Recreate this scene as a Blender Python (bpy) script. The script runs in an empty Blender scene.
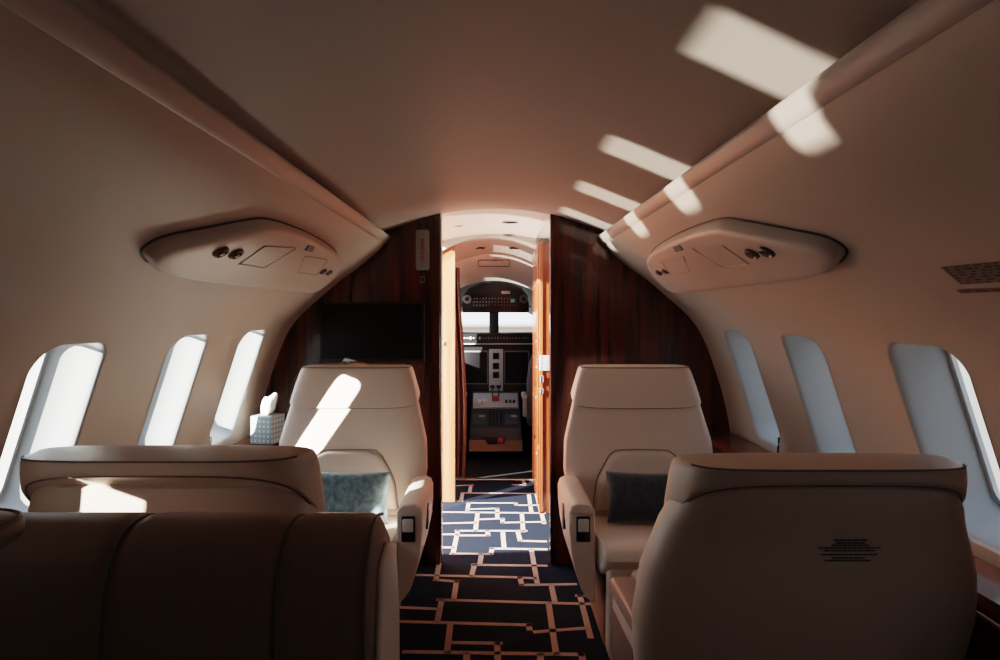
import bpy, bmesh, math, random
from mathutils import Vector, Matrix
from mathutils.geometry import delaunay_2d_cdt

S = bpy.context.scene
C = S.collection
PI = math.pi
random.seed(7)
F, CX, CY, CZ = 667.0, 494.0, 312.0, 1.32      # focal length in px, vanishing point, eye height


def at(px, py, Y):
    return Vector(((px - CX) / F * Y, Y, CZ - (py - CY) / F * Y))


def floor_at(px, py):
    Y = F * CZ / (py - CY)
    return Vector(((px - CX) / F * Y, Y, 0))


# ------------------------------------------------------------------ materials
def mat(name, col, rough=0.5, metal=0.0, spec=0.5, coat=0.0, bump=None, vary=None, emit=None, sheen=0.0):
    m = bpy.data.materials.new(name)
    m.use_nodes = True
    nt = m.node_tree
    b = nt.nodes['Principled BSDF']
    b.inputs['Base Color'].default_value = (*col, 1)
    b.inputs['Roughness'].default_value = rough
    b.inputs['Metallic'].default_value = metal
    b.inputs['Specular IOR Level'].default_value = spec
    b.inputs['Coat Weight'].default_value = coat
    b.inputs['Coat Roughness'].default_value = 0.08
    b.inputs['Sheen Weight'].default_value = sheen
    if emit:
        b.inputs['Emission Color'].default_value = (*emit[0], 1)
        b.inputs['Emission Strength'].default_value = emit[1]
    tc = None
    if bump or vary:
        tc = nt.nodes.new('ShaderNodeTexCoord')
    if bump:
        n = nt.nodes.new('ShaderNodeTexNoise')
        n.inputs['Scale'].default_value = bump[0]
        n.inputs['Detail'].default_value = 3
        bp = nt.nodes.new('ShaderNodeBump')
        bp.inputs['Strength'].default_value = bump[1]
        bp.inputs['Distance'].default_value = 0.002
        nt.links.new(tc.outputs['Object'], n.inputs['Vector'])
        nt.links.new(n.outputs['Fac'], bp.inputs['Height'])
        nt.links.new(bp.outputs['Normal'], b.inputs['Normal'])
    if vary:
        n = nt.nodes.new('ShaderNodeTexNoise')
        n.inputs['Scale'].default_value = vary[0]
        n.inputs['Detail'].default_value = 4
        r = nt.nodes.new('ShaderNodeValToRGB')
        k = vary[1]
        r.color_ramp.elements[0].color = (*[c * (1 - k) for c in col], 1)
        r.color_ramp.elements[1].color = (*[min(1, c * (1 + k)) for c in col], 1)
        r.color_ramp.elements[0].position = .3
        r.color_ramp.elements[1].position = .7
        nt.links.new(tc.outputs['Object'], n.inputs['Vector'])
        nt.links.new(n.outputs['Fac'], r.inputs['Fac'])
        nt.links.new(r.outputs['Color'], b.inputs['Base Color'])
    return m


def wood(name, dark, light, rough=0.22, coat=0.5, scale=(26, 26, 1.3)):
    m = mat(name, dark, rough, coat=coat)
    nt = m.node_tree
    b = nt.nodes['Principled BSDF']
    tc = nt.nodes.new('ShaderNodeTexCoord')
    mp = nt.nodes.new('ShaderNodeMapping')
    mp.inputs['Scale'].default_value = scale
    n = nt.nodes.new('ShaderNodeTexNoise')
    n.inputs['Scale'].default_value = 1.0
    n.inputs['Detail'].default_value = 6
    n.inputs['Distortion'].default_value = .6
    r = nt.nodes.new('ShaderNodeValToRGB')
    r.color_ramp.elements[0].position = .32
    r.color_ramp.elements[1].position = .72
    r.color_ramp.elements[0].color = (*dark, 1)
    r.color_ramp.elements[1].color = (*light, 1)
    L = nt.links.new
    L(tc.outputs['Object'], mp.inputs['Vector'])
    L(mp.outputs['Vector'], n.inputs['Vector'])
    L(n.outputs['Fac'], r.inputs['Fac'])
    L(r.outputs['Color'], b.inputs['Base Color'])
    return m


def glass_mat():
    m = bpy.data.materials.new('pane_glass')
    m.use_nodes = True
    nt = m.node_tree
    nt.nodes.remove(nt.nodes['Principled BSDF'])
    out = nt.nodes['Material Output']
    t = nt.nodes.new('ShaderNodeBsdfTransparent')
    t.inputs['Color'].default_value = (.93, .96, .97, 1)
    g = nt.nodes.new('ShaderNodeBsdfGlossy')
    g.inputs['Roughness'].default_value = .03
    mx = nt.nodes.new('ShaderNodeMixShader')
    mx.inputs['Fac'].default_value = .05
    nt.links.new(t.outputs[0], mx.inputs[1])
    nt.links.new(g.outputs[0], mx.inputs[2])
    nt.links.new(mx.outputs[0], out.inputs['Surface'])
    return m


def tissue_box_mat():
    m = mat('tissue_box_print', (.6, .62, .6), .6)
    nt = m.node_tree
    b = nt.nodes['Principled BSDF']
    L = nt.links.new
    tc = nt.nodes.new('ShaderNodeTexCoord')
    mp = nt.nodes.new('ShaderNodeMapping')
    mp.inputs['Scale'].default_value = (44, 44, 44)
    mp.inputs['Location'].default_value = (.25, .25, .25)
    v = nt.nodes.new('ShaderNodeTexVoronoi')
    v.inputs['Randomness'].default_value = 0.0
    v.distance = 'CHEBYCHEV'
    v.inputs['Scale'].default_value = 1.0
    r = nt.nodes.new('ShaderNodeValToRGB')
    r.color_ramp.interpolation = 'CONSTANT'
    e = r.color_ramp.elements
    e[0].position = 0
    e[0].color = (.02, .07, .10, 1)
    e[1].position = .2
    e[1].color = (.55, .57, .54, 1)
    k = e.new(.34)
    k.color = (.04, .16, .22, 1)
    k = e.new(.45)
    k.color = (.55, .57, .54, 1)
    L(tc.outputs['Object'], mp.inputs['Vector'])
    L(mp.outputs['Vector'], v.inputs['Vector'])
    L(v.outputs['Distance'], r.inputs['Fac'])
    L(r.outputs['Color'], b.inputs['Base Color'])
    return m


LINER = mat('cabin_liner', (.49, .405, .338), .5, bump=(220, .12))
CEIL = mat('ceiling_liner', (.41, .345, .295), .55, bump=(160, .06))
VALANCE = mat('valance_vinyl', (.50, .41, .36), .42, bump=(200, .05))
REVEAL = mat('window_reveal', (.42, .44, .445), .3)
LEATHER = mat('cream_leather', (.80, .68, .585), .42, bump=(170, .10))
TANL = mat('tan_leather', (.58, .46, .375), .42, bump=(170, .10))
LEATHER_D = mat('tan_leather_cap', (.36, .25, .20), .42, bump=(170, .10))
BROWN = mat('brown_leather', (.27, .170, .122), .5, bump=(150, .12))
SEAM = mat('seam_thread', (.07, .05, .042), .6)
PIPING = mat('dark_piping', (.17, .12, .098), .5)
WOOD = wood('mahogany', (.024, .004, .002), (.125, .018, .006))
WOOD_L = wood('mahogany_edge', (.26, .070, .030), (.44, .150, .075), .28, .3)  # paler mahogany: sunlight on the left partition put into the colour
WOOD_R = wood('mahogany_red', (.13, .026, .010), (.26, .062, .022), .25, .4)
BLACK = mat('black_plastic', (.006, .006, .007), .35)
BLACKM = mat('black_matte', (.008, .008, .009), .7)
SCREEN = mat('screen_glass', (.003, .003, .004), .4, spec=.2)
CHROME = mat('brushed_metal', (.62, .62, .60), .25, metal=1)
GREYP = mat('grey_panel', (.13, .145, .155), .5)
GREYL = mat('light_grey_panel', (.42, .44, .44), .5)
WHITE = mat('white_plastic', (.72, .70, .66), .4)
VEST = mat('vestibule_liner', (.70, .62, .56), .45)
CARPET = mat('navy_carpet', (.0085, .0125, .0205), .95, spec=.05, bump=(420, .6), vary=(90, .35))
CARPETL = mat('beige_carpet_line', (.36, .265, .225), .95, spec=.05, bump=(420, .6))
PILLOW_B = mat('blue_velvet', (.15, .235, .275), .8, vary=(45, .45), bump=(260, .5), sheen=.4)
PILLOW_G = mat('slate_velvet', (.045, .060, .072), .85, vary=(60, .35), bump=(260, .5), sheen=.3)
RED = mat('red_print', (.32, .03, .025), .6)
PLATE = mat('sign_plate', (.33, .31, .295), .5)
INK = mat('dark_print', (.035, .022, .018), .7)
PINK_ = mat('placard_print', (.085, .075, .07), .6)
PRED = mat('placard_red', (.20, .055, .045), .6)
PLAC = mat('placard_film', (.21, .18, .165), .5)
TISSUE = mat('tissue_paper', (.80, .76, .72), .8)
BOXM = tissue_box_mat()
CURT = mat('curtain_cloth', (.10, .045, .032), .8, vary=(40, .3))
GLASS = glass_mat()
GROOVE_SHADE = mat('light_seam', (.36, .27, .22), .5)  # shade of the lumbar groove as a colour
GREYSEAT = mat('pilot_seat_grey', (.16, .16, .16), .7)
TAN = mat('tan_plastic', (.26, .16, .11), .6)


# ------------------------------------------------------------------ mesh helpers
def link(name, me, m, parent=None, smooth=True):
    for k in (m if isinstance(m, (list, tuple)) else [m]):
        me.materials.append(k)
    if smooth:
        for p in me.polygons:
            p.use_smooth = True
    o = bpy.data.objects.new(name, me)
    C.objects.link(o)
    if parent:
        o.parent = parent
    return o


def raw(name, verts, faces, m, parent=None, smooth=True, recalc=True):
    me = bpy.data.meshes.new(name)
    me.from_pydata([tuple(v) for v in verts], [], faces)
    if recalc:
        bm = bmesh.new()
        bm.from_mesh(me)
        bmesh.ops.recalc_face_normals(bm, faces=bm.faces)
        bm.to_mesh(me)
        bm.free()
    return link(name, me, m, parent, smooth)


def auto(o, deg=40):
    me = o.data
    me.set_sharp_from_angle(angle=math.radians(deg))
    return o


class MB:
    """collects boxes, tubes and lofts into one mesh"""

    def __init__(self):
        self.v, self.f, self.mi = [], [], []

    def add(self, verts, faces, mi=0):
        b = len(self.v)
        self.v += [Vector(q) for q in verts]
        self.f += [[b + i for i in f] for f in faces]
        self.mi += [mi] * len(faces)

    def box(self, c, s, r=0.0, rot=None, mi=0, seg=3):
        bm = bmesh.new()
        bmesh.ops.create_cube(bm, size=1)
        for v in bm.verts:
            v.co = Vector((v.co.x * s[0], v.co.y * s[1], v.co.z * s[2]))
        if r > 0:
            bmesh.ops.bevel(bm, geom=list(bm.edges) , offset=min(r, min(s) * .49), segments=seg, profile=.5, affect='EDGES')
        M = Matrix.Translation(Vector(c)) @ (rot.to_4x4() if rot else Matrix.Identity(4))
        bm.verts.index_update()
        self.add([M @ v.co for v in bm.verts], [[v.index for v in f.verts] for f in bm.faces], mi)
        bm.free()
        return self

    def prism(self, pts, axis, a, b, r=0.0, mi=0, seg=3):
        """extrude a closed 2D outline along an axis; the two remaining axes take the outline"""
        def P(p, t):
            if axis == 'x':
                return Vector((t, p[0], p[1]))
            if axis == 'y':
                return Vector((p[0], t, p[1]))
            return Vector((p[0], p[1], t))
        n = len(pts)
        bm = bmesh.new()
        va = [bm.verts.new(P(p, a)) for p in pts]
        vb = [bm.verts.new(P(p, b)) for p in pts]
        fa = bm.faces.new(va)
        fb = bm.faces.new(list(reversed(vb)))
        for i in range(n):
            bm.faces.new([va[i], vb[i], vb[(i + 1) % n], va[(i + 1) % n]])
        if r > 0:
            ed = list(fa.edges) + list(fb.edges)
            bmesh.ops.bevel(bm, geom=ed, offset=r, segments=seg, profile=.5, affect='EDGES', clamp_overlap=True)
        bm.verts.index_update()
        self.add([v.co.copy() for v in bm.verts], [[v.index for v in f.verts] for f in bm.faces], mi)
        bm.free()
        return self

    def tube(self, pts, r, n=8, closed=False, mi=0):
        pts = [Vector(p) for p in pts]
        N = len(pts)
        rings = []
        prev = None
        for i in range(N):
            if closed:
                t = pts[(i + 1) % N] - pts[i - 1]
            else:
                t = pts[min(i + 1, N - 1)] - pts[max(i - 1, 0)]
            t.normalize()
            if prev is None:
                u = t.orthogonal().normalized()
            else:
                u = (prev - t * prev.dot(t)).normalized()
            prev = u
            w = t.cross(u)
            rings.append([pts[i] + r * (math.cos(2 * PI * k / n) * u + math.sin(2 * PI * k / n) * w) for k in range(n)])
        V = [v for q in rings for v in q]
        Fc = []
        for i in range(N if closed else N - 1):
            j = (i + 1) % N
            for k in range(n):
                Fc.append([i * n + k, i * n + (k + 1) % n, j * n + (k + 1) % n, j * n + k])
        if not closed:
            Fc.append(list(range(n))[::-1])
            Fc.append([(N - 1) * n + k for k in range(n)])
        self.add(V, Fc, mi)
        return self

    def cyl(self, a, b, r1, r2=None, n=20, mi=0):
        a, b = Vector(a), Vector(b)
        r2 = r1 if r2 is None else r2
        t = (b - a).normalized()
        u = t.orthogonal().normalized()
        w = t.cross(u)
        V = [a + r1 * (math.cos(2 * PI * k / n) * u + math.sin(2 * PI * k / n) * w) for k in range(n)]
        V += [b + r2 * (math.cos(2 * PI * k / n) * u + math.sin(2 * PI * k / n) * w) for k in range(n)]
        Fc = [[k, (k + 1) % n, n + (k + 1) % n, n + k] for k in range(n)] + [list(range(n))[::-1], [n + k for k in range(n)]]
        self.add(V, Fc, mi)
        return self

    def loft(self, rings, cap=True, mi=0):
        n = len(rings[0])
        V = [v for q in rings for v in q]
        Fc = []
        for i in range(len(rings) - 1):
            for k in range(n):
                Fc.append([i * n + k, i * n + (k + 1) % n, (i + 1) * n + (k + 1) % n, (i + 1) * n + k])
        if cap:
            Fc.append(list(range(n))[::-1])
            Fc.append([(len(rings) - 1) * n + k for k in range(n)])
        self.add(V, Fc, mi)
        return self

    def build(self, name, m, parent=None, smooth=True, sharp=38):
        me = bpy.data.meshes.new(name)
        me.from_pydata([tuple(v) for v in self.v], [], self.f)
        for p, i in zip(me.polygons, self.mi):
            p.material_index = i
        bm = bmesh.new()
        bm.from_mesh(me)
        bmesh.ops.recalc_face_normals(bm, faces=bm.faces)
        bm.to_mesh(me)
        bm.free()
        o = link(name, me, m, parent, smooth)
        if smooth and sharp:
            auto(o, sharp)
        return o


def struct(o):
    o['kind'] = 'structure'
    return o


def thing(name, label, cat, loc=(0, 0, 0), rz=0.0, group=None):
    o = bpy.data.objects.new(name, None)
    o.empty_display_size = .05
    C.objects.link(o)
    o.location = loc
    o.rotation_euler = (0, 0, rz)
    return tag(o, label, cat, group)


def tag(o, label, cat, group=None):
    o['label'] = label
    o['category'] = cat
    if group:
        o['group'] = group
    return o


def sell(a, b, n, N=56):
    """superellipse loop in the plane"""
    out = []
    for k in range(N):
        t = 2 * PI * k / N
        c, s = math.cos(t), math.sin(t)
        out.append((a * math.copysign(abs(c) ** (2 / n), c), b * math.copysign(abs(s) ** (2 / n), s)))
    return out


def rrect(hw, hh, r, seg=6):
    out = []
    for cx, cy, a0 in ((hw - r, hh - r, 0), (-hw + r, hh - r, 90), (-hw + r, -hh + r, 180), (hw - r, -hh + r, 270)):
        for k in range(seg + 1):
            a = math.radians(a0 + 90 * k / seg)
            out.append((cx + r * math.cos(a), cy + r * math.sin(a)))
    return out


def catmull(P, n=10):
    out = []
    for i in range(len(P) - 1):
        p0, p1, p2, p3 = P[max(i - 1, 0)], P[i], P[i + 1], P[min(i + 2, len(P) - 1)]
        for k in range(n):
            t = k / n
            out.append(tuple(.5 * ((2 * b) + (c - a) * t + (2 * a - 5 * b + 4 * c - d) * t * t + (-a + 3 * b - 3 * c + d) * t ** 3)
                             for a, b, c, d in zip(p0, p1, p2, p3)))
    out.append(tuple(P[-1]))
    return out


# ------------------------------------------------------------------ the cabin shell
Y0, Y1 = -2.6, 3.50
YB = 3.48
PROF = catmull([(.544, 1.7145), (.572, 1.680), (.605, 1.638), (.71, 1.55), (.80, 1.487), (.903, 1.398), (.992, 1.32), (1.065, 1.231),
                (1.117, 1.122), (1.154, 1.017), (1.19, .90), (1.222, .76), (1.240, .62), (1.235, .45), (1.18, .2), (1.08, -.02)], 10)
ARC = [0.0]
for i in range(1, len(PROF)):
    ARC.append(ARC[-1] + math.dist(PROF[i], PROF[i - 1]))


def prof(s):
    """point and outward normal on the right-hand liner at arc length s"""
    s = min(max(s, 0), ARC[-1] - 1e-6)
    lo = 0
    hi = len(ARC) - 1
    while hi - lo > 1:
        m_ = (lo + hi) // 2
        if ARC[m_] <= s:
            lo = m_
        else:
            hi = m_
    t = (s - ARC[lo]) / (ARC[hi] - ARC[lo])
    p = [PROF[lo][k] * (1 - t) + PROF[hi][k] * t for k in (0, 1)]
    a, b = PROF[max(lo - 2, 0)], PROF[min(hi + 2, len(PROF) - 1)]
    d = (b[0] - a[0], b[1] - a[1])
    l = math.hypot(*d)
    return p[0], p[1], -d[1] / l, d[0] / l      # outward is +X/+Z


def s_at_z(z):
    for i in range(1, len(PROF)):
        if PROF[i][1] <= z:
            t = (PROF[i - 1][1] - z) / (PROF[i - 1][1] - PROF[i][1])
            return ARC[i - 1] + t * (ARC[i] - ARC[i - 1])
    return ARC[-1]


def lp(side, Y, s, out=0.0):
    x, z, nx, nz = prof(s)
    return Vector((side * (x + nx * out), Y, z + nz * out))


def liner_hit(px, py, out=0.0):
    """(side, Y, s) where the line of sight through a pixel meets the liner, moved along its normal by out"""
    side = 1 if px > CX else -1
    u, w = abs(px - CX), (CY - py)
    best = None
    prev = None
    s = .0
    while s < ARC[-1]:
        q = lp(1, 0, s, out)
        g = q.x * w - (q.z - CZ) * u
        if prev is not None and prev * g <= 0 and q.x > .3:
            best = (side, q.x * F / u, s)
            break
        prev = g
        s += .002
    return best


S_TOP, S_BOT = s_at_z(1.238), s_at_z(.735)
WC = (S_TOP + S_BOT) / 2
WHH = (S_BOT - S_TOP) / 2
WHW = .148
WIN = {-1: [3.00, 2.375, 1.715, .90], 1: [2.985, 2.355, 1.685, .86]}
WIN_AFT = {1: [.20, -.46, -1.12, -1.78], -1: [-1.45, -2.1]}      # further unseen windows behind the viewer, added for fill light


def win_loop(yc, inset):
    return [(yc + a, WC + b) for a, b in rrect(WHW - inset, WHH - inset, max(.012, .075 - inset * .6), 8)]


def make_wall(name, side):
    WY = WIN[side] + WIN_AFT[side]
    loops = [win_loop(y, 0) for y in WY]
    pts, edges = [], []
    ns = 60
    ny = 62
    for j in range(ny + 1):
        for i in range(ns + 1):
            y = Y0 + (Y1 - Y0) * j / ny
            s = ARC[-1] * i / ns
            if any(abs(y - yc) < WHW + .012 and abs(s - WC) < WHH + .012 for yc in WY):
                continue
            pts.append(Vector((y, s)))
    for lo in loops:
        b = len(pts)
        pts += [Vector(p) for p in lo]
        edges += [(b + k, b + (k + 1) % len(lo)) for k in range(len(lo))]
    v, e, f, *_ = delaunay_2d_cdt(pts, edges, [], 0, 1e-6)
    keep = []
    for t in f:
        cy_ = sum(v[i][0] for i in t) / len(t)
        cs = sum(v[i][1] for i in t) / len(t)
        inside = False
        for yc in WY:
            a, b = abs(cy_ - yc), abs(cs - WC)
            r = .075
            if a < WHW and b < WHH:
                if a > WHW - r and b > WHH - r and math.hypot(a - WHW + r, b - WHH + r) > r:
                    continue
                inside = True
        if not inside:
            keep.append(list(t))
    return struct(raw(name, [lp(side, p[0], p[1]) for p in v], keep, LINER))


make_wall('wall_left', -1)
make_wall('wall_right', 1)


def make_window(num, side, yc, latch=False):
    rings = []
    for inset, out in ((-.003, -.001), (.001, .001), (.005, .006), (.008, .016), (.012, .040), (.034, .128), (.040, .132), (.042, .126), (.052, .126), (.054, .137)):
        rings.append([lp(side, y, s, out) for y, s in win_loop(yc, inset)])
    o = struct(MB().loft(rings, cap=False).build('window_%d' % num, REVEAL, sharp=60))
    a = [lp(side, y, s, .132) for y, s in win_loop(yc, .050)]
    n = len(a)
    # pane as a gridded strip so that it keeps the curve of the wall
    h = n // 2
    fs = []
    lo = a[:]
    # split top/bottom halves by matching left and right edge points
    c = [lp(side, yc, WC + (WHH - .04) * t, .132) for t in (-1, -.5, 0, .5, 1)]
    g = []
    for i in range(13):
        s = WC + (WHH - .052) * (i / 12 * 2 - 1)
        b = abs(s - WC)
        r = .05
        hw = WHW - .052
        if b > WHH - .052 - r:
            d = b - (WHH - .052 - r)
            hw = hw - r + math.sqrt(max(r * r - d * d, 0))
        g.append([lp(side, yc + hw * q, s, .132) for q in (-1, -.5, 0, .5, 1)])
    V = [p for row in g for p in row]
    Fc = [[i * 5 + k, i * 5 + k + 1, (i + 1) * 5 + k + 1, (i + 1) * 5 + k] for i in range(12) for k in range(4)]
    raw('pane', V, Fc, GLASS, o)
    if side < 0 and .5 < yc < 1.2:      # unseen shade added to trim the light patches from this window
        V = [lp(side, yc + a * .104, s, .122) for s in (S_TOP + .02, S_TOP + .06, S_TOP + .10, S_TOP + .155) for a in (-1, 1)]
        raw('window_shade', V, [[i, i + 1, i + 3, i + 2] for i in (0, 2, 4)], WHITE, o)
    if latch:
        b = lp(side, yc - WHW + .035, S_BOT - .03, .012)
        MB().box(b, (.02, .018, .03), .005).tube([b, b + Vector((-side * .012, -.004, -.03)), b + Vector((-side * .014, -.006, -.055))], .005).build('shade_latch', BLACK if side > 0 else CHROME, o)
    return o


k = 1
for side in (-1, 1):
    for i, y in enumerate(WIN[side] + WIN_AFT[side]):
        make_window(k, side, y, latch=(i == 0))
        k += 1
# ceiling arch, running on above the two valances into a dark cove
cp = catmull([(-.735, 1.535), (-.745, 1.62), (-.70, 1.695), (-.55, 1.748), (-.28, 1.834), (0, 1.862), (.28, 1.834), (.55, 1.748), (.70, 1.695), (.745, 1.62), (.735, 1.535)], 8)
V, Fc = [], []
ys = [Y0, -1, .5, 2, 3, Y1]
for y in ys:
    V += [(x, y, z) for x, z in cp]
n = len(cp)
for j in range(len(ys) - 1):
    for i in range(n - 1):
        Fc.append([j * n + i, j * n + i + 1, (j + 1) * n + i + 1, (j + 1) * n + i])
struct(raw('ceiling', V, Fc, CEIL))

for side, nm in ((-1, 'trim_1'), (1, 'trim_2')):
    ring = []
    sg = .047
    path = [lp(1, 0, s, o_) for s, o_ in ((sg, .004), (sg, -.003), (sg - .003, -.005), (.03, -.006), (.004, -.005), (-.0, -.002))]
    p0 = lp(1, 0, 0)
    path += [Vector((p0.x - .001, 0, p0.z + .003)), Vector((p0.x + .004, 0, p0.z + .006)), Vector((p0.x + .03, 0, p0.z + .006)), Vector((p0.x + .05, 0, p0.z - .02))]
    struct(MB().prism([(side * q.x, q.z) for q in path], 'y', Y0, YB + .004).build(nm, VALANCE))

# floor with its woven line pattern
fm = MB()
fm.add([(-1.3, Y0, 0), (1.3, Y0, 0), (1.3, 5.35, 0), (-1.3, 5.35, 0)], [[0, 1, 2, 3]])


def strip(a, b, w=.026, z=.0015):
    d = (b - a).normalized()
    q = Vector((-d.y, d.x, 0)) * w / 2
    e = d * w * .35
    fm.add([a - q - e, b - q + e, b + q + e, a + q - e], [[0, 1, 2, 3]], 1)
    for i in range(-4, 0):
        fm.v[i].z = z


SEG = [(270, 22, 340, 19), (334, 19, 328, 48), (300, 48, 560, 50), (303, 48, 297, 77), (268, 77, 300, 77), (487, 18, 530, 18), (526, 6, 530, 20),
       (325, 85, 497, 85), (497, 85, 500, 93), (500, 93, 585, 93), (545, 50, 555, 118), (573, 50, 602, 160), (325, 85, 320, 112),
       (320, 108, 432, 105), (430, 105, 430, 140), (218, 118, 603, 122), (358, 120, 350, 187), (366, 145, 450, 142), (450, 142, 449, 157),
       (449, 157, 604, 154), (520, 122, 525, 190), (218, 160, 353, 157), (280, 187, 535, 187), (285, 187, 268, 270), (218, 200, 280, 200),
       (393, 187, 397, 204), (288, 204, 398, 204), (450, 189, 455, 250), (505, 189, 514, 224), (514, 224, 606, 226), (218, 248, 268, 248),
       (262, 271, 408, 272), (410, 252, 408, 272), (408, 252, 608, 255), (372, 272, 366, 310), (555, 255, 577, 382), (340, 312, 608, 315),
       (347, 310, 335, 354), (218, 303, 205, 367), (120, 349, 512, 358), (512, 359, 568, 361), (513, 358, 520, 386), (518, 386, 716, 383),
       (200, 367, 285, 373), (281, 372, 270, 440), (628, 386, 641, 447), (213, 440, 780, 456), (226, 440, 210, 522), (70, 468, 215, 474),
       (618, 453, 646, 638), (733, 425, 772, 578), (723, 425, 765, 428), (75, 520, 551, 533), (545, 533, 550, 561), (546, 560, 758, 544),
       (258, 530, 246, 632), (262, 597, 442, 600), (430, 600, 432, 690), (90, 631, 742, 641), (740, 640, 746, 690), (318, 636, 316, 690), (588, 640, 590, 690)]
for a, b, c, d in SEG:
    strip(floor_at(380 + a * .2727, 480 + b * .2727), floor_at(380 + c * .2727, 480 + d * .2727))
rnd = random.Random(3)
y = Y0 + .1
while y < 5.2:
    x = -1.25
    hgt = rnd.uniform(.16, .30)
    while x < 1.2:
        wd = rnd.uniform(.3, .7)
        x2 = min(x + wd, 1.25)
        yy = y + rnd.choice((0, 0, .05, -.05))
        inner = lambda q: -.62 < q < .62
        if y < 2.35 or (x2 < -.5 or x > .55):
            if not (y > 2.2 and x2 > -.5 and x < .5):
                strip(Vector((x, yy, 0)), Vector((x2, yy, 0)))
                strip(Vector((x2, yy, 0)), Vector((x2, min(yy + hgt, y + hgt), 0)))
        x = x2
    y += hgt
struct(fm.build('floor', [CARPET, CARPETL], smooth=False))

struct(raw('wall_back', [(-1.3, Y0 + .02, -.02), (1.3, Y0 + .02, -.02), (1.3, Y0 + .02, 1.95), (-1.3, Y0 + .02, 1.95)], [[0, 1, 2, 3]], LINER, smooth=False))

# wooden bulkhead, left and right of the aisle opening
XL, XR = -.282, .303


def bulkhead(name, side, xe):
    pts = [(xe, 0)] + [(xe, zt) for zt in [1.90]]
    top = [(side * x, 1.90) for x in (.6, 1.0)]
    pts = [(xe, 0), (xe, 1.88), (side * .62, 1.86), (side * 1.0, 1.5), (side * 1.22, 1.2), (side * 1.30, .7), (side * 1.28, 0)]
    return struct(MB().prism(pts, 'y', YB, YB + .045, .003).build(name, WOOD, sharp=30))


bulkhead('wall_front_left', -1, XL)
bulkhead('wall_front_right', 1, XR)
struct(MB().box((XL + .004, YB + .022, .94), (.012, .056, 1.86), .003).build('trim_3', CHROME))
struct(MB().box((XR - .004, YB + .022, .94), (.012, .056, 1.86), .003).build('trim_4', WOOD))

# padded ledges along both walls under the windows
for side, nm in ((-1, 'wood_side_ledge'), (1, 'wood_side_ledge')):
    t = thing(nm, 'dark wooden side ledge below the %s windows, %s' % (('left', 'tissue box standing on it') if side < 0 else ('right', 'bare along its length')), 'ledge', (side * 1.15, .6, 0))
    pts = [(1.06, .02), (1.06, .66), (1.055, .665), (1.055, .70), (1.236, .70), (1.236, .66), (1.19, .2), (1.10, .02)]
    f = MB().prism([(side * (x - 1.15), z) for x, z in [(1.075, .02), (1.075, .66), (1.07, .665)] + [(1.225, .665), (1.22, .5), (1.165, .2), (1.08, .02)]], 'y', -2.2, YB - .6 - .002).build('front_panel', WOOD, t)
    MB().prism([(side * (x - 1.15), z) for x, z in ((1.07, .665), (1.07, .70), (1.222, .70), (1.222, .665))], 'y', -2.2, YB - .6 - .002, .004).build('ledge_top', WOOD_R, t)
    MB().tube([(side * (1.067 - 1.15), -2.2, .655), (side * (1.067 - 1.15), YB - .605, .655)], .006).build('metal_strip', CHROME, t)

# ------------------------------------------------------------------ vestibule and cockpit shell
def arch(name, ya, za, yb, zb, k, m, xa=-.42, xb=1.15, n=24):
    V = []
    for y, z in ((ya, za + .25), (ya, za), (yb, zb)):
        V += [(xa + (xb - xa) * i / n, y, z - k * min((xa + (xb - xa) * i / n) ** 2, .3)) for i in range(n + 1)]
    return struct(raw(name, V, [[q + i, q + i + 1, q + n + 2 + i, q + n + 1 + i] for q in (0, n + 1) for i in range(n)], m, smooth=False))


arch('ceiling_vestibule', YB + .012, 1.866, 4.62, 1.858, .37, VEST, -.42, .29)
struct(raw('ceiling_side', [(.27, YB + .02, 1.836), (1.2, YB + .02, 1.836), (1.2, 5.22, 1.828), (.27, 5.22, 1.828)], [[0, 1, 2, 3]], VEST, smooth=False))
arch('ceiling_entry', 4.60, 1.845, 5.22, 1.775, .8, CEIL, -.9, .29)
arch('ceiling_cockpit', 5.20, 1.772, 5.95, 1.60, .75, VEST, -.75, .75)
arch('ceiling_cockpit_front', 5.9, 1.62, 7.4, 1.42, .75, BLACKM, -.85, .85)
# side walls of the vestibule: the entry doorway is open on the left
struct(MB().box((1.17, 4.38, .95), (.04, 1.68, 1.9)).build('wall_vestibule_right', VEST))
struct(MB().prism([(-1.25, 0), (XL + .012, 0), (XL + .012, 1.80), (-.42, 1.845), (-1.25, 1.845)], 'y', 4.63, 4.68, .004).build('wall_vestibule_left', WOOD_L))
struct(MB().box((-.318, 4.622, 1.835), (.09, .02, .03)).build('trim_5', WOOD_R))
# cockpit side walls with their side windows
for side, nm in ((-1, 'wall_cockpit_left'), (1, 'wall_cockpit_right')):
    m_ = MB()
    X = side * .86
    m_.box((X, 6.2, .52), (.04, 2.0, 1.04))
    m_.box((X, 6.2, 1.55), (.04, 2.0, .30))
    m_.box((X, 5.45, 1.2), (.04, .5, .45))
    m_.box((X, 6.45, 1.2), (.04, .10, .45))
    struct(m_.build(nm, BLACKM))
    # partition between the vestibule and the cockpit
    struct(MB().prism([(side * .33, 0), (side * .33, 1.70), (side * .38, 1.78), (side * 1.2, 1.7), (side * 1.25, 0)], 'y', 5.2, 5.24).build('wall_partition_' + ('left' if side < 0 else 'right'), WOOD_R))
struct(raw('floor_cockpit', [(-1, 5.24, .004), (1, 5.24, .004), (1, 7.4, .004), (-1, 7.4, .004)], [[0, 1, 2, 3]], BLACKM, smooth=False))
struct(MB().box((0, 5.2, .012), (.68, .05, .024), .006).build('trim_6', CHROME))

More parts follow.
